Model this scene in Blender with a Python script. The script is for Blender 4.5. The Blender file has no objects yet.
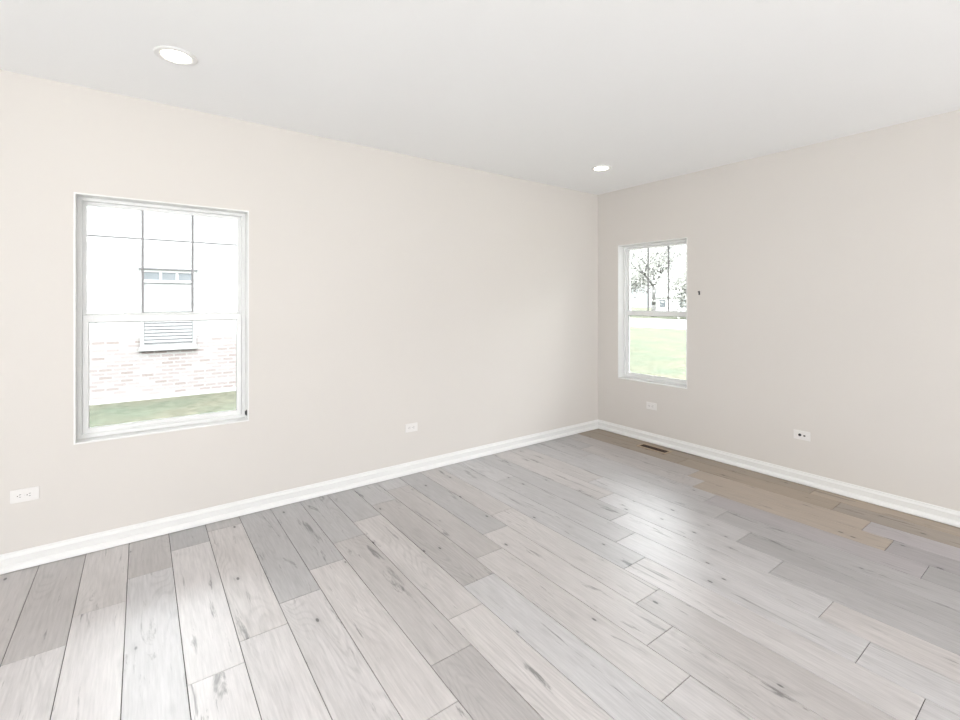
import bpy, bmesh, math, random
from mathutils import Vector, Matrix
random.seed(7)
S = bpy.context.scene
C = S.collection
PI = math.pi

# ------------------------------------------------------------------ camera
EYE = 1.4716
cd = bpy.data.cameras.new('camera')
cam = bpy.data.objects.new('camera', cd); C.objects.link(cam)
cd.sensor_fit = 'HORIZONTAL'; cd.sensor_width = 36.0
cd.lens = 463.0 / 960 * 36.0
cd.shift_y = -57.0 / 960
cd.clip_start = 0.02; cd.clip_end = 500
cam.location = (0, 0, EYE)
# optical axis points to (0.591, 0.807) in plan, level
cam.rotation_euler = (PI / 2, 0, -math.atan2(0.591, 0.807))
S.camera = cam

# ------------------------------------------------------------------ view, world, sun, fill lights
S.view_settings.view_transform = 'Standard'
S.view_settings.look = 'None'
S.view_settings.exposure = 0.0
S.view_settings.gamma = 1.0
S.view_settings.use_curve_mapping = False

w = bpy.data.worlds.new('world'); S.world = w; w.use_nodes = True
bg = w.node_tree.nodes['Background']
bg.inputs['Color'].default_value = (0.95, 0.975, 1.0, 1)
wn = w.node_tree.nodes; wl = w.node_tree.links
wtc = wn.new('ShaderNodeTexCoord'); wsp = wn.new('ShaderNodeSeparateXYZ')
wl.new(wtc.outputs['Generated'], wsp.inputs[0])
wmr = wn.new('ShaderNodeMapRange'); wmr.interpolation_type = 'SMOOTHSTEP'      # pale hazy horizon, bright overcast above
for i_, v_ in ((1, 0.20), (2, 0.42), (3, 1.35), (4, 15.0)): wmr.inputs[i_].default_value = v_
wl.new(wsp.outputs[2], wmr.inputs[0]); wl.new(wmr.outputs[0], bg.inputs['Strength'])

sd = bpy.data.lights.new('sun', 'SUN'); sd.energy = 1.2; sd.angle = math.radians(3); sd.color = (1, 0.97, 0.92)
so = bpy.data.objects.new('sun', sd); C.objects.link(so)
so.rotation_euler = Vector((0.25, 0.7, -1.0)).to_track_quat('-Z', 'Y').to_euler()


def area(name, loc, direction, sx, sy, power, col):
    d = bpy.data.lights.new(name, 'AREA'); d.shape = 'RECTANGLE'; d.size = sx; d.size_y = sy
    d.energy = power; d.color = col
    o = bpy.data.objects.new(name, d); C.objects.link(o); o.location = loc
    o.rotation_euler = Vector(direction).to_track_quat('-Z', 'Z').to_euler()
    return o


# area lamps added at unseen openings to brighten the room like daylight
area('patio_fill_light', (-2.35, -5.28, 1.2), (0, 1, 1.0), 2.1, 2.3, 138, (0.94, 0.97, 1.0))
area('patio_fill_light', (3.25, -5.28, 1.2), (0, 1, 1.0), 1.9, 2.3, 130, (0.94, 0.97, 1.0))
area('side_fill_light', (-3.68, -1.4, 1.25), (1, 0, 1.0), 3.6, 2.1, 180, (0.95, 0.975, 1.0))

# ------------------------------------------------------------------ materials
def mat(name, col, rough=0.5, spec=0.5, metal=0.0, bump=None, vary=None, emit=None):
    m = bpy.data.materials.new(name); m.use_nodes = True
    nt = m.node_tree; b = nt.nodes['Principled BSDF']
    b.inputs['Base Color'].default_value = (*col, 1)
    b.inputs['Roughness'].default_value = rough
    b.inputs['Specular IOR Level'].default_value = spec
    b.inputs['Metallic'].default_value = metal
    tc = nt.nodes.new('ShaderNodeTexCoord')
    if vary:
        sc, amt = vary
        n = nt.nodes.new('ShaderNodeTexNoise'); n.inputs['Scale'].default_value = sc; n.inputs['Detail'].default_value = 4
        nt.links.new(tc.outputs['Object'], n.inputs['Vector'])
        r = nt.nodes.new('ShaderNodeValToRGB')
        r.color_ramp.elements[0].position = 0.3; r.color_ramp.elements[1].position = 0.7
        r.color_ramp.elements[0].color = (*[c * (1 - amt) for c in col], 1)
        r.color_ramp.elements[1].color = (*[min(1, c * (1 + amt)) for c in col], 1)
        nt.links.new(n.outputs['Fac'], r.inputs['Fac']); nt.links.new(r.outputs['Color'], b.inputs['Base Color'])
    if bump:
        sc, st = bump
        n = nt.nodes.new('ShaderNodeTexNoise'); n.inputs['Scale'].default_value = sc; n.inputs['Detail'].default_value = 3
        nt.links.new(tc.outputs['Object'], n.inputs['Vector'])
        bp = nt.nodes.new('ShaderNodeBump'); bp.inputs['Strength'].default_value = st; bp.inputs['Distance'].default_value = 0.002
        nt.links.new(n.outputs['Fac'], bp.inputs['Height']); nt.links.new(bp.outputs['Normal'], b.inputs['Normal'])
    if emit:
        b.inputs['Emission Color'].default_value = (*emit[0], 1); b.inputs['Emission Strength'].default_value = emit[1]
    return m


M = {}
M['wall'] = mat('wall_paint', (0.688, 0.652, 0.614), 0.75, 0.25, bump=(160, 0.12), vary=(1.3, 0.008))
M['ceiling'] = mat('ceiling_paint', (0.93, 0.93, 0.925), 0.9, 0.15, bump=(220, 0.1), vary=(1.0, 0.006))
M['trim'] = mat('trim_paint', (0.82, 0.815, 0.80), 0.35, 0.5, vary=(3.0, 0.006))
M['vinyl'] = mat('white_vinyl', (0.84, 0.84, 0.83), 0.35, 0.5, vary=(6.0, 0.006))
M['grille'] = mat('grey_grille', (0.34, 0.335, 0.34), 0.5, 0.4, vary=(8, 0.03))
M['gasket'] = mat('grey_gasket', (0.33, 0.33, 0.32), 0.6, 0.3, vary=(8, 0.03))
M['plate'] = mat('outlet_plastic', (0.79, 0.765, 0.745), 0.3, 0.5, vary=(9, 0.006))
M['slot'] = mat('slot_dark', (0.12, 0.11, 0.10), 0.6, 0.2, vary=(20, 0.05))
M['black'] = mat('black_plastic', (0.02, 0.02, 0.022), 0.4, 0.5, vary=(30, 0.05))
M['screw'] = mat('screw_white', (0.7, 0.7, 0.68), 0.3, 0.5, vary=(30, 0.02))
M['brown'] = mat('register_brown', (0.05, 0.022, 0.011), 0.4, 0.5, vary=(20, 0.1))
M['brown_dark'] = mat('duct_dark', (0.014, 0.007, 0.005), 0.8, 0.2, vary=(20, 0.1))
M['tan'] = mat('register_tan', (0.46, 0.35, 0.24), 0.4, 0.5, vary=(20, 0.05))
M['lens'] = mat('lamp_lens', (0.9, 0.9, 0.88), 0.5, 0.3, emit=((1.0, 0.90, 0.76), 13.0))
M['brick'] = None
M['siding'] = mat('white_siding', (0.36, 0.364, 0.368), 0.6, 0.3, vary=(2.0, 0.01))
M['stone'] = mat('pale_concrete', (0.34, 0.336, 0.325), 0.85, 0.2, vary=(6, 0.05))
M['shade_line'] = mat('painted_shade_line', (0.10, 0.10, 0.105), 0.5, 0.3, vary=(6, 0.05))  # dark colour standing in for shade at slats, sill and head
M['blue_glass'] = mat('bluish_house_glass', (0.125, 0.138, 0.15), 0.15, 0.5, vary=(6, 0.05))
M['far_siding'] = mat('far_white_siding', (0.6, 0.6, 0.6), 0.6, 0.3, vary=(2.0, 0.01))
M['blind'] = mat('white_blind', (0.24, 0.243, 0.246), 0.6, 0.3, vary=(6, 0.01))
M['roof'] = mat('grey_shingle', (0.3, 0.3, 0.3), 0.9, 0.1, vary=(3, 0.15))
M['bark'] = mat('grey_bark', (0.13, 0.127, 0.123), 0.9, 0.1, vary=(4, 0.2))
M['leaf'] = mat('grey_green_leaf', (0.3, 0.3, 0.275), 0.8, 0.15, vary=(1.2, 0.35))
M['leaf2'] = mat('pale_leaf', (0.28, 0.28, 0.255), 0.8, 0.15, vary=(1.2, 0.35))
M['road'] = mat('pale_road', (0.2, 0.2, 0.198), 0.9, 0.1, vary=(0.8, 0.05))


def glass_mat():
    m = bpy.data.materials.new('window_glass'); m.use_nodes = True
    nt = m.node_tree; nt.nodes.clear()
    out = nt.nodes.new('ShaderNodeOutputMaterial')
    mix = nt.nodes.new('ShaderNodeMixShader')
    tr = nt.nodes.new('ShaderNodeBsdfTransparent'); tr.inputs['Color'].default_value = (0.97, 0.985, 0.98, 1)
    gl = nt.nodes.new('ShaderNodeBsdfGlossy'); gl.inputs['Roughness'].default_value = 0.02
    fr = nt.nodes.new('ShaderNodeFresnel'); fr.inputs['IOR'].default_value = 1.45
    nt.links.new(fr.outputs[0], mix.inputs[0]); nt.links.new(tr.outputs[0], mix.inputs[1])
    nt.links.new(gl.outputs[0], mix.inputs[2]); nt.links.new(mix.outputs[0], out.inputs[0])
    return m


M['glass'] = glass_mat()


def brick_mat():
    m = bpy.data.materials.new('pale_brick'); m.use_nodes = True
    nt = m.node_tree; b = nt.nodes['Principled BSDF']; b.inputs['Roughness'].default_value = 0.9
    tc = nt.nodes.new('ShaderNodeTexCoord'); mp = nt.nodes.new('ShaderNodeMapping')
    mp.inputs['Rotation'].default_value = (PI / 2, 0, 0)
    nt.links.new(tc.outputs['Object'], mp.inputs['Vector'])
    br = nt.nodes.new('ShaderNodeTexBrick')
    br.inputs['Color1'].default_value = (0.158, 0.128, 0.122, 1)
    br.inputs['Color2'].default_value = (0.222, 0.206, 0.202, 1)
    br.inputs['Mortar'].default_value = (0.228, 0.223, 0.219, 1)
    br.inputs['Scale'].default_value = 1.0
    br.inputs['Brick Width'].default_value = 0.2; br.inputs['Row Height'].default_value = 0.068
    br.inputs['Mortar Size'].default_value = 0.012; br.inputs['Bias'].default_value = 0.0
    nt.links.new(mp.outputs[0], br.inputs['Vector'])
    nt.links.new(br.outputs['Color'], b.inputs['Base Color'])
    return m


M['brick'] = brick_mat()


def grass_mat():
    m = bpy.data.materials.new('lawn_grass'); m.use_nodes = True
    nt = m.node_tree; b = nt.nodes['Principled BSDF']; b.inputs['Roughness'].default_value = 1.0
    b.inputs['Specular IOR Level'].default_value = 0.0
    tc = nt.nodes.new('ShaderNodeTexCoord')
    n = nt.nodes.new('ShaderNodeTexNoise'); n.inputs['Scale'].default_value = 8; n.inputs['Detail'].default_value = 8
    n.inputs['Roughness'].default_value = 0.75
    n2 = nt.nodes.new('ShaderNodeTexNoise'); n2.inputs['Scale'].default_value = 0.9; n2.inputs['Detail'].default_value = 4
    nt.links.new(tc.outputs['Object'], n.inputs['Vector']); nt.links.new(tc.outputs['Object'], n2.inputs['Vector'])
    r = nt.nodes.new('ShaderNodeValToRGB')
    r.color_ramp.elements[0].position = 0.36; r.color_ramp.elements[0].color = (0.052, 0.055, 0.046, 1)
    r.color_ramp.elements[1].position = 0.62; r.color_ramp.elements[1].color = (0.104, 0.105, 0.09, 1)
    r2 = nt.nodes.new('ShaderNodeValToRGB')
    r2.color_ramp.elements[0].position = 0.35; r2.color_ramp.elements[0].color = (0.88, 1.0, 0.88, 1)
    r2.color_ramp.elements[1].position = 0.65; r2.color_ramp.elements[1].color = (1.12, 1.06, 0.95, 1)
    mx = nt.nodes.new('ShaderNodeMix'); mx.data_type = 'RGBA'; mx.blend_type = 'MULTIPLY'; mx.inputs[0].default_value = 1
    nt.links.new(n.outputs['Fac'], r.inputs['Fac']); nt.links.new(n2.outputs['Fac'], r2.inputs['Fac'])
    nt.links.new(r.outputs['Color'], mx.inputs[6]); nt.links.new(r2.outputs['Color'], mx.inputs[7])
    nt.links.new(mx.outputs[2], b.inputs['Base Color'])
    return m


M['grass'] = grass_mat()


def floor_mat():
    m = bpy.data.materials.new('grey_oak_planks'); m.use_nodes = True
    nt = m.node_tree; N = nt.nodes; L = nt.links
    b = N['Principled BSDF']

    def math_(op, a, bb=None, c=None):
        n = N.new('ShaderNodeMath'); n.operation = op
        for i, v in enumerate((a, bb, c)):
            if v is None: continue
            if isinstance(v, (int, float)): n.inputs[i].default_value = v
            else: L.new(v, n.inputs[i])
        return n.outputs[0]
    tc = N.new('ShaderNodeTexCoord')
    sep = N.new('ShaderNodeSeparateXYZ'); L.new(tc.outputs['Object'], sep.inputs[0])
    seed = N.new('ShaderNodeAttribute'); seed.attribute_name = 'plank_seed'
    tint = N.new('ShaderNodeAttribute'); tint.attribute_name = 'plank_tint'
    ss = N.new('ShaderNodeSeparateColor'); L.new(seed.outputs['Color'], ss.inputs[0])

    def vec(kx, ky):
        x = math_('MULTIPLY_ADD', ss.outputs[0], 31.0, math_('MULTIPLY', sep.outputs[0], kx))
        y = math_('MULTIPLY_ADD', ss.outputs[1], 47.0, math_('MULTIPLY', sep.outputs[1], ky))
        cmb = N.new('ShaderNodeCombineXYZ'); L.new(x, cmb.inputs[0]); L.new(y, cmb.inputs[1])
        L.new(math_('MULTIPLY', ss.outputs[2], 13.0), cmb.inputs[2])
        return cmb.outputs[0]

    def noise(v, sc, det, rough=0.5, dist=0.0):
        n = N.new('ShaderNodeTexNoise'); n.inputs['Scale'].default_value = sc
        n.inputs['Detail'].default_value = det; n.inputs['Roughness'].default_value = rough
        n.inputs['Distortion'].default_value = dist
        L.new(v, n.inputs['Vector']); return n.outputs['Fac']

    def maprange(v, a, bb, c, d, smooth=False):
        n = N.new('ShaderNodeMapRange'); n.inputs[1].default_value = a; n.inputs[2].default_value = bb
        n.inputs[3].default_value = c; n.inputs[4].default_value = d
        if smooth: n.interpolation_type = 'SMOOTHSTEP'
        L.new(v, n.inputs[0]); return n.outputs[0]
    # cathedral figure: contour lines of a long stretched noise
    base = noise(vec(5.0, 0.75), 1.0, 1.5, 0.4)
    rings = math_('SINE', math_('MULTIPLY', base, 230.0))
    figure_mask = maprange(noise(vec(3.0, 0.9), 1.0, 1.0), 0.5, 0.66, 0.0, 1.0)
    fig = math_('MULTIPLY', maprange(rings, 0.1, 1.0, 0.0, 1.0), figure_mask)
    fine = noise(vec(95.0, 6.0), 1.0, 4, 0.65)
    broad = noise(vec(9.0, 1.6), 1.0, 4, 0.6)
    crack = maprange(noise(vec(17.0, 1.9), 1.0, 5, 0.7, 0.6), 0.60, 0.68, 0.0, 1.0)
    # knots
    vo = N.new('ShaderNodeTexVoronoi'); vo.feature = 'F1'; vo.inputs['Scale'].default_value = 1.0
    L.new(vec(11.0, 5.0), vo.inputs['Vector'])
    kn_sel = N.new('ShaderNodeSeparateColor'); L.new(vo.outputs['Color'], kn_sel.inputs[0])
    knot = math_('MULTIPLY', maprange(vo.outputs['Distance'], 0.05, 0.10, 1.0, 0.0, True),
                 maprange(kn_sel.outputs[0], 0.5, 0.52, 0.0, 1.0))
    halo = math_('MULTIPLY', maprange(vo.outputs['Distance'], 0.05, 0.33, 1.0, 0.0, True),
                 maprange(kn_sel.outputs[0], 0.5, 0.52, 0.0, 1.0))
    k = math_('ADD', 1.0, math_('MULTIPLY', math_('SUBTRACT', broad, 0.5), 0.34))
    k = math_('ADD', k, math_('MULTIPLY', math_('SUBTRACT', fine, 0.5), 0.62))
    k = math_('SUBTRACT', k, math_('MULTIPLY', fig, 0.11))
    k = math_('MULTIPLY', k, math_('SUBTRACT', 1.0, math_('MULTIPLY', crack, 0.58)))
    k = math_('MULTIPLY', k, math_('SUBTRACT', 1.0, math_('MULTIPLY', halo, 0.12)))
    k = math_('MULTIPLY', k, math_('SUBTRACT', 1.0, math_('MULTIPLY', knot, 0.75)))
    vm = N.new('ShaderNodeVectorMath'); vm.operation = 'SCALE'
    L.new(tint.outputs['Color'], vm.inputs[0]); L.new(k, vm.inputs['Scale'])
    L.new(vm.outputs[0], b.inputs['Base Color'])
    ro = maprange(fine, 0.3, 0.7, 0.35, 0.46)
    L.new(ro, b.inputs['Roughness'])
    b.inputs['Specular IOR Level'].default_value = 1.0
    bp = N.new('ShaderNodeBump'); bp.inputs['Strength'].default_value = 0.25; bp.inputs['Distance'].default_value = 0.0006
    L.new(k, bp.inputs['Height']); L.new(bp.outputs['Normal'], b.inputs['Normal'])
    return m


M['floor'] = floor_mat()
M['gap'] = mat('plank_joint', (0.05, 0.045, 0.04), 0.8, 0.1, vary=(10, 0.1))

# ------------------------------------------------------------------ helpers
def bx(bm, x0, x1, y0, y1, z0, z1, bev=0.0, mi=0):
    b2 = bmesh.new()
    r = bmesh.ops.create_cube(b2, size=1)
    bmesh.ops.scale(b2, vec=(abs(x1 - x0), abs(y1 - y0), abs(z1 - z0)), verts=b2.verts)
    bmesh.ops.translate(b2, vec=((x0 + x1) / 2, (y0 + y1) / 2, (z0 + z1) / 2), verts=b2.verts)
    if bev:
        bmesh.ops.bevel(b2, geom=b2.edges[:], offset=bev, segments=2, affect='EDGES', profile=0.5)
    for f in b2.faces: f.material_index = mi
    me = bpy.data.meshes.new('tmp'); b2.to_mesh(me); b2.free()
    bm.from_mesh(me); bpy.data.meshes.remove(me)
    return bm


def lathe(bm, prof, seg=48, mi=0):
    rows = []
    for r, z in prof:
        if r < 1e-6: rows.append([bm.verts.new((0, 0, z))])
        else: rows.append([bm.verts.new((r * math.cos(2 * PI * i / seg), r * math.sin(2 * PI * i / seg), z)) for i in range(seg)])
    for a, b in zip(rows, rows[1:]):
        for i in range(seg):
            j = (i + 1) % seg
            if len(a) == 1 and len(b) == 1: continue
            if len(a) == 1: f = bm.faces.new((a[0], b[i], b[j]))
            elif len(b) == 1: f = bm.faces.new((a[i], a[j], b[0]))
            else: f = bm.faces.new((a[i], a[j], b[j], b[i]))
            f.smooth = True; f.material_index = mi
    return bm


def cyl(bm, p0, p1, r0, r1=None, seg=16):
    r1 = r0 if r1 is None else r1
    p0, p1 = Vector(p0), Vector(p1); d = (p1 - p0)
    q = d.to_track_quat('Z', 'Y').to_matrix()
    A = []; B = []
    for i in range(seg):
        o = Vector((math.cos(2 * PI * i / seg), math.sin(2 * PI * i / seg), 0))
        A.append(bm.verts.new(p0 + q @ (o * r0))); B.append(bm.verts.new(p1 + q @ (o * r1)))
    for i in range(seg):
        j = (i + 1) % seg
        f = bm.faces.new((A[i], A[j], B[j], B[i])); f.smooth = True
    bm.faces.new(A[::-1]); bm.faces.new(B)
    return bm


def obj(name, bm, m, parent=None, label=None):
    bmesh.ops.recalc_face_normals(bm, faces=bm.faces)
    me = bpy.data.meshes.new(name); bm.to_mesh(me); bm.free()
    for mm in (m if isinstance(m, (list, tuple)) else [m]): me.materials.append(mm)
    o = bpy.data.objects.new(name, me); C.objects.link(o)
    if parent: o.parent = parent
    if label: o['label'] = label
    return o


def struct(o, label=None):
    o['kind'] = 'structure'
    if label: o['label'] = label
    return o


def tag(o, label, cat, group=None):
    o['label'] = label; o['category'] = cat
    if group: o['group'] = group
    return o


def empty(name, loc, rz=0):
    o = bpy.data.objects.new(name, None); C.objects.link(o)
    o.location = loc; o.rotation_euler = (0, 0, rz); o.empty_display_size = 0.1
    return o


# ------------------------------------------------------------------ room shell
XL, XR, YB, YF, H = -3.6, 4.342, -5.2, 3.577, 2.743
T = 0.18

bm = bmesh.new()     # photo's left wall (plane y = YF) with the near window's opening
W1 = (-0.317, 0.611, 0.645, 2.118)
bx(bm, XL - T, W1[0], YF, YF + T, -0.1, H + 0.1)
bx(bm, W1[1], XR + T, YF, YF + T, -0.1, H + 0.1)
bx(bm, W1[0], W1[1], YF, YF + T, -0.1, W1[2])
bx(bm, W1[0], W1[1], YF, YF + T, W1[3], H + 0.1)
struct(obj('wall_left', bm, M['wall']), 'pale beige painted wall with the large window')

bm = bmesh.new()     # photo's right wall (plane x = XR)
W2 = (2.474, 3.294, 0.624, 2.120)
bx(bm, XR, XR + T, YB - T, W2[0], -0.1, H + 0.1)
bx(bm, XR, XR + T, W2[1], YF, -0.1, H + 0.1)
bx(bm, XR, XR + T, W2[0], W2[1], -0.1, W2[2])
bx(bm, XR, XR + T, W2[0], W2[1], W2[3], H + 0.1)
struct(obj('wall_right', bm, M['wall']), 'pale beige painted wall with the narrow corner window')

bm = bmesh.new()     # wall behind the camera, openings added for the fill light
bx(bm, XL - T, -3.4, YB - T, YB, -0.1, H + 0.1)
bx(bm, -1.3, 2.3, YB - T, YB, -0.1, H + 0.1)
bx(bm, 4.2, XR, YB - T, YB, -0.1, H + 0.1)
bx(bm, -3.4, -1.3, YB - T, YB, 2.4, H + 0.1)
bx(bm, 2.3, 4.2, YB - T, YB, 2.4, H + 0.1)
struct(obj('wall_back', bm, M['wall']))
bm = bmesh.new()
bx(bm, XL - T, XL, YB, -3.2, -0.1, H + 0.1)
bx(bm, XL - T, XL, 0.4, YF, -0.1, H + 0.1)
bx(bm, XL - T, XL, -3.2, 0.4, 2.3, H + 0.1)
bx(bm, XL - T, XL, -3.2, 0.4, -0.1, 0.2)
struct(obj('wall_near', bm, M['wall']))

bm = bmesh.new()
bx(bm, XL - T, XR + T, YB - T, YF + T, H, H + 0.2)
struct(obj('ceiling', bm, M['ceiling']), 'flat white ceiling')

# floor: individual planks of one continuous floor
SEAM0, PW, PL = -0.058, 0.2012, 1.192
joint = {-3: 2.45, -2: 2.662, -1: 2.88, 0: 3.10, 1: 3.297, 2: 3.435, 3: 2.408, 4: 2.612, 5: 2.815, 6: 3.010, 7: 3.178,
         8: 2.166, 9: 2.363, 10: 2.545, 11: 1.598, 12: 1.807, 13: 2.005, 14: 2.28, 15: 2.546, 16: 1.607, 17: 1.79,
         18: 1.99, 19: 2.142, 20: 2.363, 21: 1.382}
extra = {(1): [2.101], 2: [2.239], 5: [1.632], 4: [1.43], 6: [1.822], 7: [1.992], 8: [0.985, 3.36], 9: [1.182],
         10: [1.378], 11: [0.411], 12: [0.621, 3.0], 14: [1.108], 15: [1.371], 17: [0.606, 3.0], 18: [0.80, 3.166],
         19: [0.96], 20: [1.182]}
G = (1.0, 0.95, 0.94)      # plank colour ratios: greige
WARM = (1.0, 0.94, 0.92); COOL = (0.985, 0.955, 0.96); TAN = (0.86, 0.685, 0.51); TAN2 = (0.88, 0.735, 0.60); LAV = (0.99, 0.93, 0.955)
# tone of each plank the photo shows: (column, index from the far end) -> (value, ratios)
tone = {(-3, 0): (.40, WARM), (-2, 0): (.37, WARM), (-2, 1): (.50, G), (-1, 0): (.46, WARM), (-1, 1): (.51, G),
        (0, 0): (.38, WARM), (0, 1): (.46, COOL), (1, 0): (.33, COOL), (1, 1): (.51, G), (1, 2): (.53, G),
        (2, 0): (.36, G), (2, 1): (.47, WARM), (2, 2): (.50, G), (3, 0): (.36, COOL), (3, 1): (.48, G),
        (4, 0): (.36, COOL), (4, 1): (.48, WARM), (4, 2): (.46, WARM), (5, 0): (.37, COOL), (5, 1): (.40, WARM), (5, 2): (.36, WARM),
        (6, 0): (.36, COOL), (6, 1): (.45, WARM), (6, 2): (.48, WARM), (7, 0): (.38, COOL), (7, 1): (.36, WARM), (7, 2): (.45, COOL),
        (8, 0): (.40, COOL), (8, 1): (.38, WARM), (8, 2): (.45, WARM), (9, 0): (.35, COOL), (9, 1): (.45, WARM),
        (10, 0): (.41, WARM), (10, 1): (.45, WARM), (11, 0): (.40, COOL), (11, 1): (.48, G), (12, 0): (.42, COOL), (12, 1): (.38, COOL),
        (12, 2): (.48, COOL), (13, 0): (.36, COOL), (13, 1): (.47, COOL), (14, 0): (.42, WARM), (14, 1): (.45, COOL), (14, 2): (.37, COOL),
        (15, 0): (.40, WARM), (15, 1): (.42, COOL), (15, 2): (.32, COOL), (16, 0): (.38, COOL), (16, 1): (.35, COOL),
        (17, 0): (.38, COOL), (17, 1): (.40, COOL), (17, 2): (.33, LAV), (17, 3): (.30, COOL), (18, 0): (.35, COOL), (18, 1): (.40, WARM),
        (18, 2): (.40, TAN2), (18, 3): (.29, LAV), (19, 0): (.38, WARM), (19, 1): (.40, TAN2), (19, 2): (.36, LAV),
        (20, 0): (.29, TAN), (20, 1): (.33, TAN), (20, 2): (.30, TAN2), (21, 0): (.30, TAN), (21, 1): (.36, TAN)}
bm = bmesh.new()
la = bm.verts.layers.float_color.new('plank_seed')
lt = bm.verts.layers.float_color.new('plank_tint')
g, ch = 0.0013, 0.0013


def plank(x0, x1, y0, y1, seed, tint):
    x0, x1 = max(x0, XL), min(x1, XR)
    if x1 - x0 < 0.01 or y1 - y0 < 0.01: return
    a = [(x0 + g, y0 + g), (x1 - g, y0 + g), (x1 - g, y1 - g), (x0 + g, y1 - g)]
    c = [(x0 + g + ch, y0 + g + ch), (x1 - g - ch, y0 + g + ch), (x1 - g - ch, y1 - g - ch), (x0 + g + ch, y1 - g - ch)]
    lo = [bm.verts.new((p[0], p[1], -0.008)) for p in a]
    mi = [bm.verts.new((p[0], p[1], -ch)) for p in a]
    up = [bm.verts.new((p[0], p[1], 0)) for p in c]
    for v in lo + mi + up:
        v[la] = (*seed, 1); v[lt] = (*tint, 1)
    bm.faces.new(up)
    for i in range(4):
        j = (i + 1) % 4
        bm.faces.new((lo[i], lo[j], mi[j], mi[i])); bm.faces.new((mi[i], mi[j], up[j], up[i]))


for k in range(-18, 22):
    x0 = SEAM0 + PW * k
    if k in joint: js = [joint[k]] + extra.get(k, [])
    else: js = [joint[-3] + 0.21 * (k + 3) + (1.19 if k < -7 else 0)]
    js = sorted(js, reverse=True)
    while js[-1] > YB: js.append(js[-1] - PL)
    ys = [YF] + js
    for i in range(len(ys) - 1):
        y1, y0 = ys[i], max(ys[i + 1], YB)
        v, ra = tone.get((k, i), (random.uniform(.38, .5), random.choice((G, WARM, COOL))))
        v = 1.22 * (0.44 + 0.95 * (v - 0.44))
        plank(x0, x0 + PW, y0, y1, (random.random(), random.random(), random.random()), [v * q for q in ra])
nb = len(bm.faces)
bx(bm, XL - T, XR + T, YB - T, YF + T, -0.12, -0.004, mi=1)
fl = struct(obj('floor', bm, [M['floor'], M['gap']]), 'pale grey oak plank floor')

# baseboards (extruded profile: depth from wall, height)
PROF = [(0, 0), (0.027, 0), (0.0265, 0.010), (0.023, 0.020), (0.017, 0.028), (0.0115, 0.032), (0.0095, 0.034), (0.0125, 0.068),
        (0.014, 0.0695), (0.014, 0.073), (0.0105, 0.079), (0.0065, 0.086), (0.006, 0.093), (0.0045, 0.097), (0.0, 0.098)]


def baseboard(name, p0, p1, inward, label, m0, m1):
    p0, p1, n = Vector((*p0, 0)), Vector((*p1, 0)), Vector((*inward, 0))
    d = (p1 - p0).normalized(); b = bmesh.new()
    A = [b.verts.new(p0 + n * a + d * (a * m0) + Vector((0, 0, z + 0.0035))) for a, z in PROF]
    B = [b.verts.new(p1 + n * a - d * (a * m1) + Vector((0, 0, z + 0.0035))) for a, z in PROF]
    for i in range(len(PROF) - 1):
        b.faces.new((A[i], A[i + 1], B[i + 1], B[i]))
    b.faces.new(A); b.faces.new(B[::-1])
    return struct(obj(name, b, M['trim']), label)


baseboard('baseboard_left', (XL, YF), (XR, YF), (0, -1), 'white baseboard below the large window wall', 1, 1)
baseboard('baseboard_right', (XR, YF), (XR, YB), (-1, 0), 'white baseboard below the corner window wall', 1, 1)
baseboard('baseboard_near', (XL, 0.4), (XL, YF), (1, 0), 'white baseboard beside the camera', 0, 1)

# ------------------------------------------------------------------ windows
def ring(bm, x0, x1, z0, z1, l, r, b, t, y0, y1, bev=0.002):
    """rectangular frame: outer x0..x1,z0..z1; member widths l r b t"""
    bx(bm, x0, x0 + l, y0, y1, z0, z1, bev); bx(bm, x1 - r, x1, y0, y1, z0, z1, bev)
    bx(bm, x0 + l - 0.003, x1 - r + 0.003, y0, y1, z0, z0 + b, bev)
    bx(bm, x0 + l - 0.003, x1 - r + 0.003, y0, y1, z1 - t, z1, bev)
    return bm


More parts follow.
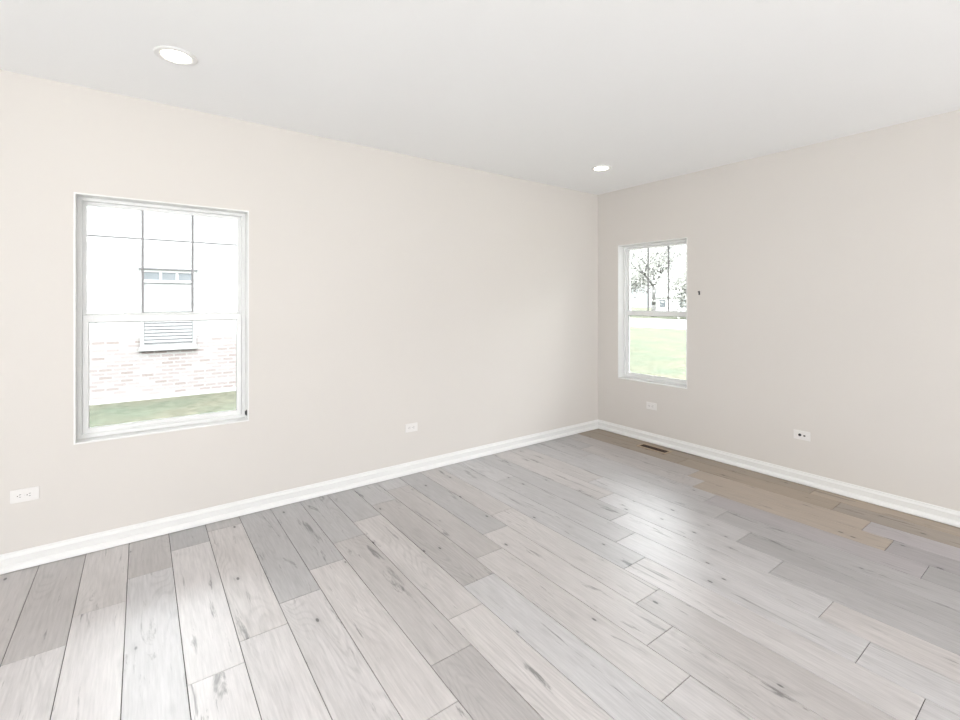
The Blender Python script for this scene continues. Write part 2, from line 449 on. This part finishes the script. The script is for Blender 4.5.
def make_window(name, loc, rz, W, h, label, muntin_z=None):
    t = empty(name, loc, rz); struct(t, label)
    b = bmesh.new()     # jamb extension lining the opening
    ring(b, 0.0, W, 0.0, h, 0.009, 0.009, 0.009, 0.009, -0.003, 0.096, 0.0015)
    obj('jamb', b, M['trim'], t)
    b = bmesh.new()
    ring(b, 0.009, W - 0.009, 0.009, h - 0.009, 0.021, 0.021, 0.024, 0.018, 0.090, 0.170, 0.002)
    bx(b, 0.03, 0.036, 0.128, 0.134, 0.03, h - 0.03); bx(b, W - 0.036, W - 0.03, 0.128, 0.134, 0.03, h - 0.03)
    f = obj('window_frame', b, M['vinyl'], t)
    zm = 0.735          # meeting rail height above the sill
    # upper sash (outer track)
    b = bmesh.new()
    ring(b, 0.029, W - 0.029, zm - 0.002, h - 0.026, 0.021, 0.021, 0.030, 0.020, 0.136, 0.162, 0.002)
    us = obj('sash', b, M['vinyl'], t)
    b = bmesh.new(); bx(b, 0.047, W - 0.047, 0.147, 0.151, zm + 0.025, h - 0.044)
    obj('pane', b, M['glass'], us)
    gx0, gx1, gz0, gz1 = 0.049, W - 0.049, zm + 0.027, h - 0.045
    for q in (1 / 3, 2 / 3):
        b = bmesh.new(); x = gx0 + (gx1 - gx0) * q
        bx(b, x - 0.007, x + 0.007, 0.1395, 0.1465, gz0, gz1, 0.001)
        obj('muntin', b, M['grille'], us)
    if muntin_z:
        b = bmesh.new(); bx(b, gx0, gx1, 0.1405, 0.1455, muntin_z - 0.0045, muntin_z + 0.0045, 0.001)
        obj('muntin', b, M['grille'], us)
    # lower sash (inner track)
    b = bmesh.new()
    ring(b, 0.031, W - 0.031, 0.030, zm + 0.016, 0.030, 0.030, 0.034, 0.042, 0.102, 0.128, 0.003)
    bx(b, 0.20, W - 0.20, 0.092, 0.104, 0.034, 0.042, 0.002)       # finger lift
    ls = obj('sash', b, M['vinyl'], t)
    b = bmesh.new(); bx(b, 0.058, W - 0.058, 0.113, 0.117, 0.061, zm - 0.023)
    obj('pane', b, M['glass'], ls)
    b = bmesh.new()
    ring(b, 0.0605, W - 0.0605, 0.0635, zm - 0.0255, 0.0025, 0.0025, 0.0025, 0.004, 0.106, 0.1125, 0)
    obj('gasket', b, M['gasket'], ls)
    for q in (0.26, 0.77):
        b = bmesh.new(); x = W * q
        bx(b, x - 0.03, x + 0.03, 0.106, 0.126, zm + 0.0155, zm + 0.022, 0.002)
        cyl(b, (x, 0.116, zm + 0.02), (x, 0.116, zm + 0.030), 0.009, 0.008)
        bx(b, x - 0.004, x + 0.024, 0.109, 0.118, zm + 0.025, zm + 0.031, 0.002)
        obj('sash_lock', b, M['vinyl'], ls)
    for x in (0.095, W - 0.095):
        b = bmesh.new(); bx(b, x - 0.003, x + 0.003, 0.106, 0.1125, zm - 0.044, zm - 0.026, 0.001)
        obj('vent_stop', b, M['gasket'], ls)
    return t


make_window('window_1', (W1[0], YF, W1[2]), 0, W1[1] - W1[0], W1[3] - W1[2],
            'white double-hung window facing the neighbouring brick house', muntin_z=1.243)
make_window('window_2', (XR, W2[1], W2[2]), -PI / 2, W2[1] - W2[0], W2[3] - W2[2],
            'white double-hung window near the corner facing the tree')

# glazing frames added behind the camera to go with the fill lights (never in frame)
for n_, (x_, w_) in enumerate(((-3.4, 2.1), (2.3, 1.9))):
    t = empty('door_%d' % (n_ + 1), (x_, YB - 0.12, 0.0)); struct(t, 'unseen patio doorway added behind the camera to let in light')
    b = bmesh.new()
    ring(b, 0, w_, 0, 2.4, 0.07, 0.07, 0.06, 0.07, 0, 0.08)
    bx(b, w_ / 2 - 0.05, w_ / 2 + 0.05, 0, 0.08, 0.06, 2.33)
    obj('door_frame', b, M['vinyl'], t)
t = empty('added_side_window', (XL - 0.12, -3.2, 0.2)); struct(t, 'unseen wide side opening added to let in light')
b = bmesh.new()
for (y0, y1, z0, z1) in ((0, 0.07, 0, 2.1), (3.53, 3.6, 0, 2.1), (0.07, 3.53, 0, 0.07), (0.07, 3.53, 2.03, 2.1), (1.75, 1.85, 0.07, 2.03)):
    bx(b, 0, 0.08, y0, y1, z0, z1)
obj('window_frame', b, M['vinyl'], t)

# ------------------------------------------------------------------ ceiling lights
def downlight(loc, label):
    t = empty('recessed_light', loc); tag(t, label, 'ceiling light', 'recessed ceiling lights')
    b = bmesh.new()
    lathe(b, [(0.096, 0.0), (0.095, -0.004), (0.090, -0.007), (0.075, -0.008), (0.068, -0.006), (0.065, -0.001), (0.065, 0.0)], 64)
    obj('trim_ring', b, M['trim'], t)
    b = bmesh.new(); lathe(b, [(0.0, -0.0035), (0.0645, -0.0035), (0.0645, -0.0005), (0, -0.0005)], 64)
    obj('lens', b, M['lens'], t)
    return t


downlight((0.146, 2.845, H - 0.0002), 'round recessed ceiling light above the large window, nearer the camera')
downlight((3.500, 2.845, H - 0.0002), 'round recessed ceiling light near the far corner of the room')

# ------------------------------------------------------------------ outlets (local: x along wall, -y into room, z up)
def plate_mesh():
    b = bmesh.new(); bx(b, -0.059, 0.059, -0.006, 0.0, -0.0365, 0.0365, 0.0022); return b


def outlet(loc, rz, label):
    t = empty('wall_outlet', loc, rz); tag(t, label, 'outlet', 'duplex wall outlets')
    obj('cover_plate', plate_mesh(), M['plate'], t)
    for s in (-1, 1):
        b = bmesh.new(); cx = s * 0.0195
        # rounded receptacle face with flattened sides
        pts = []
        for i in range(40):
            a = 2 * PI * i / 40
            pts.append((cx + max(-0.0142, min(0.0142, 0.0175 * math.cos(a))), 0.0172 * math.sin(a)))
        A = [b.verts.new((x, -0.0082, z)) for x, z in pts]; B = [b.verts.new((x, -0.0055, z)) for x, z in pts]
        b.faces.new(A)
        for i in range(40): b.faces.new((A[i], A[(i + 1) % 40], B[(i + 1) % 40], B[i]))
        r = obj('receptacle', b, M['plate'], t)
        for zz, ln in ((0.0065, 0.0045), (-0.0065, 0.0038)):
            b = bmesh.new(); bx(b, cx + 0.001 - ln, cx + 0.001 + ln, -0.0086, -0.0080, zz - 0.0012, zz + 0.0012)
            obj('slot', b, M['slot'], r)
        b = bmesh.new(); cyl(b, (cx - 0.0095, -0.0086, 0), (cx - 0.0095, -0.0080, 0), 0.0026)
        obj('slot', b, M['slot'], r)
    b = bmesh.new(); cyl(b, (0, -0.0072, 0), (0, -0.0058, 0), 0.0032)
    obj('screw', b, M['screw'], t)
    return t


outlet((-0.521, YF, 0.404), 0, 'white duplex outlet on the wall left of the large window, near the floor')
outlet((1.884, YF, 0.397), 0, 'white duplex outlet midway along the wall right of the large window')
outlet((XR, 2.868, 0.386), -PI / 2, 'white duplex outlet under the narrow corner window')

t = empty('cable_outlet', (XR, 1.492, 0.395), -PI / 2)
tag(t, 'white wall plate with two dark cable jacks, right of the narrow corner window', 'wall plate')
obj('cover_plate', plate_mesh(), M['plate'], t)
b = bmesh.new(); cyl(b, (-0.013, -0.012, 0.002), (-0.013, -0.0055, 0.002), 0.0105, seg=24)
j = obj('jack', b, M['black'], t, 'larger black round jack')
b = bmesh.new(); bx(b, 0.012, 0.026, -0.0085, -0.0055, -0.007, 0.006, 0.001)
obj('jack', b, M['slot'], t, 'smaller dark grey square jack')
for sx in (-0.041, 0.041):
    b = bmesh.new(); cyl(b, (sx, -0.0072, 0), (sx, -0.0058, 0), 0.003); obj('screw', b, M['screw'], t)

# ------------------------------------------------------------------ small black wall hardware
t = empty('wall_bracket', (XR, 2.351, 1.568), -PI / 2)
tag(t, 'tiny black bracket on the wall just right of the narrow corner window', 'bracket')
b = bmesh.new(); bx(b, -0.006, 0.007, -0.004, 0, -0.019, 0.019, 0.0015); obj('base_plate', b, M['black'], t)
b = bmesh.new()
cyl(b, (-0.002, -0.012, 0.011), (-0.002, -0.0035, 0.011), 0.007); cyl(b, (0.003, -0.012, -0.010), (0.003, -0.0035, -0.010), 0.007)
obj('peg', b, M['black'], t)
t = empty('window_cleat', (W1[1] - 0.009, YF + 0.022, 0.70), 0)
tag(t, 'small black cleat low on the right side jamb of the large window', 'cleat')
b = bmesh.new(); bx(b, -0.004, 0, -0.008, 0.008, -0.02, 0.02, 0.0015); obj('base_plate', b, M['black'], t)
b = bmesh.new(); bx(b, -0.013, -0.0035, -0.006, 0.006, -0.014, 0.014, 0.003); obj('peg', b, M['black'], t)

# ------------------------------------------------------------------ floor register
t = empty('floor_register', (4.180, 2.735, 0.0))
tag(t, 'brown slotted floor vent register set in the planks under the narrow window', 'floor vent')
b = bmesh.new()
for (x0, x1, y0, y1) in ((-0.066, -0.040, -0.165, 0.165), (0.040, 0.066, -0.165, 0.165), (-0.04, 0.04, -0.165, -0.145), (-0.04, 0.04, 0.145, 0.165)):
    bx(b, x0, x1, y0, y1, 0.0003, 0.005, 0.0015)
obj('frame', b, M['tan'], t)
b = bmesh.new(); bx(b, -0.040, 0.040, -0.145, 0.145, 0.0003, 0.0012); obj('duct', b, M['brown_dark'], t)
b = bmesh.new()
for i in range(18):
    y = -0.136 + i * 0.016; bx(b, -0.040, 0.040, y - 0.0016, y + 0.0016, 0.0012, 0.0036)
bx(b, -0.002, 0.002, -0.145, 0.145, 0.0012, 0.0042)
obj('grille', b, M['brown'], t)

# ------------------------------------------------------------------ outdoors
GZ = -0.285
bm = bmesh.new(); bx(bm, -40, 160, -40, 160, GZ - 0.3, GZ)
struct(obj('ground', bm, M['grass']), 'mown green lawn around the house')
bm = bmesh.new(); bx(bm, 29, 46, -60, 160, GZ - 0.02, GZ + 0.02)
tag(obj('street', bm, M['road']), 'pale street beyond the lawn outside the narrow window', 'street')

# neighbouring house facing the large window
YN = 10.4
t = empty('neighbor_house', (0, YN, GZ))
tag(t, 'white neighbouring house with brick base seen through the large window', 'house')
O = Matrix.Translation((0, YN, GZ)).inverted()


def nh(name, parts, m, parent=None, label=None):
    b = bmesh.new()
    for p in parts: bx(b, *p)
    o = obj(name, b, m, parent or t, label)
    return o


# local coordinates: y = 0 at the facade, negative y towards us, z = 0 at the ground
zb, zs = 0.62 + 0.285, 0.0
nh('foundation', [(-6, 8, -0.04, 9, -0.2, 0.07)], M['stone'])
nh('brick_wall', [(-6, 8, -0.004, 9, 0.07, 1.12)], M['brick'])
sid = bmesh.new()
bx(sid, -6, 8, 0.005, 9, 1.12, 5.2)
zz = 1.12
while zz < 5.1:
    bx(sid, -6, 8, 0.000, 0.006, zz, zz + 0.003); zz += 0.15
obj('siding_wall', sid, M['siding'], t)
b = bmesh.new()
v = [b.verts.new(p) for p in ((-6.5, -0.5, 5.2), (8.5, -0.5, 5.2), (8.5, 9.5, 5.2), (-6.5, 9.5, 5.2), (-6.5, 4.5, 8.2), (8.5, 4.5, 8.2))]
b.faces.new((v[0], v[1], v[5], v[4])); b.faces.new((v[3], v[4], v[5], v[2])); b.faces.new((v[0], v[4], v[3])); b.faces.new((v[1], v[2], v[5])); b.faces.new((v[0], v[3], v[2], v[1]))
obj('roof', b, M['roof'], t)
xa, xb = NWX = (0.04, 0.80)
za, zt_ = 0.94, 2.37
fr = nh('window', [(xa - .05, xa, -.05, .0, za, zt_), (xb, xb + .05, -.05, .0, za, zt_), (xa, xb, -.05, .0, zt_ - .05, zt_), (xa, xb, -.05, 0, za, za + .05),
                   (xa, xb, -.045, -.003, 1.60, 1.66), (xa, xb, -.045, -.003, 2.13, 2.18)] +
        [(xa + (xb - xa) * q - .02, xa + (xb - xa) * q + .02, -.045, -.003, 2.17, 2.33) for q in (1 / 3, 2 / 3)], M['siding'])
nh('pane', [(xa, xb, -.035, -.02, 2.175, zt_ - .05)], M['blue_glass'], fr)
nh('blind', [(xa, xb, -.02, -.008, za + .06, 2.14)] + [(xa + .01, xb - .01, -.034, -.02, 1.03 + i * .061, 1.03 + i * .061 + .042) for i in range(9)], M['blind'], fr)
nh('slat_shade_line', [(xa + .01, xb - .01, -.0235, -.0205, 1.012 + i * .061, 1.03 + i * .061) for i in range(9)], M['shade_line'], fr)  # dark strips painted as the shadow between slats
nh('sill', [(xa - .07, xb + .07, -.06, -.0, za - .05, za)], M['stone'], fr)
nh('sill_shade_line', [(xa - .07, xb + .07, -.055, -.001, za - .064, za - .05)], M['shade_line'], fr)  # dark strip painted as the shadow line below the sill
nh('drip_cap', [(xa - .08, xb + .08, -.08, -.001, zt_, zt_ + .022)], M['shade_line'], fr)  # drip cap, coloured dark to take in the shadow under it


# far houses across the street
def far_house(loc, rz, wd, dp, wh, rh, label):
    t = empty('distant_house', loc, rz); tag(t, label, 'house', 'houses across the street')
    b = bmesh.new(); bx(b, -wd / 2, wd / 2, -dp / 2, dp / 2, 0, wh); obj('wall', b, M['far_siding'], t)
    b = bmesh.new()
    v = [b.verts.new(p) for p in ((-wd / 2 - .4, -dp / 2 - .4, wh), (wd / 2 + .4, -dp / 2 - .4, wh), (wd / 2 + .4, dp / 2 + .4, wh), (-wd / 2 - .4, dp / 2 + .4, wh), (-wd / 2, 0, wh + rh), (wd / 2, 0, wh + rh))]
    b.faces.new((v[0], v[1], v[5], v[4])); b.faces.new((v[3], v[4], v[5], v[2])); b.faces.new((v[0], v[4], v[3])); b.faces.new((v[1], v[2], v[5])); b.faces.new((v[0], v[3], v[2], v[1]))
    obj('roof', b, M['roof'], t)
    for i in range(3):
        x = -wd / 2 + wd * (i + .5) / 3
        b = bmesh.new(); bx(b, x - .6, x + .6, -dp / 2 - .03, -dp / 2 + .02, 1.0, 2.3); obj('window', b, M['blue_glass'], t)


far_house((80, 44, GZ), PI / 2 * 3, 12, 8, 2.8, 1.6, 'low white house across the street, right of the tree')
far_house((86, 69, GZ), PI / 2 * 3, 9, 7, 2.6, 1.2, 'low white house across the street, left of the tree')


# trees
def tree(loc, height, fork, tr, spread, nleaf, leafsize, leafmat, label, seed, depth=5):
    rnd = random.Random(seed)
    t = empty('yard_tree', loc); tag(t, label, 'tree', 'trees across the street')
    b = bmesh.new(); tips = []

    def branch(p, d, r, ln, lv):
        q = p + d * ln
        cyl(b, p, q, r, r * 0.72, 8)
        if lv == 0: tips.append((q, ln)); return
        if lv <= depth - 2: tips.append((q, ln))
        n = 3 if lv >= depth - 1 else 2
        for i in range(n):
            a = rnd.uniform(0, 2 * PI) if lv < depth - 1 else 2 * PI * (i + 0.3) / n
            s = rnd.uniform(0.45, 0.85) * spread
            e = (d + Vector((math.cos(a) * s, math.sin(a) * s, rnd.uniform(-0.05, 0.25)))).normalized()
            branch(q - d * r * 0.3, e, r * 0.66, ln * rnd.uniform(0.62, 0.85), lv - 1)
    trunk_top = Vector((0, 0, fork))
    cyl(b, (0, 0, 0), (0, 0, fork * 0.38), tr * 1.15, tr, 12)
    branch(Vector((0, 0, fork * 0.38)), Vector((0.03, 0.0, 1)).normalized(), tr, fork * 0.62, depth)
    k = 1
    obj('trunk', b, M['bark'], t)
    b = bmesh.new()
    for i in range(nleaf):
        c, ln = rnd.choice(tips)
        p = c + Vector((rnd.gauss(0, 1), rnd.gauss(0, 1), rnd.gauss(0, 0.8))) * 1.5
        u = Vector((rnd.gauss(0, 1), rnd.gauss(0, 1), rnd.gauss(0, 1))).normalized()
        wv = u.orthogonal().normalized(); s = leafsize * rnd.uniform(0.6, 1.3)
        b.faces.new([b.verts.new(p + u * s), b.verts.new(p + wv * s * .5), b.verts.new(p - u * s), b.verts.new(p - wv * s * .5)])
    obj('foliage', b, leafmat, t)
    return t


tree((53.6, 35.1, GZ), 10, 4.0, 0.27, 1.15, 6500, 0.15, M['leaf2'], 'sparse tall tree with forked trunk seen through the narrow window', 4)
tree((63.4, 46.5, GZ), 10, 3.6, 0.2, 1.45, 9000, 0.2, M['leaf'], 'leafy tree farther back, left of the forked tree', 9)
tree((49.5, 26.6, GZ), 8, 2.2, 0.2, 1.4, 8000, 0.2, M['leaf2'], 'lower leafy tree right of the forked tree across the street', 15)
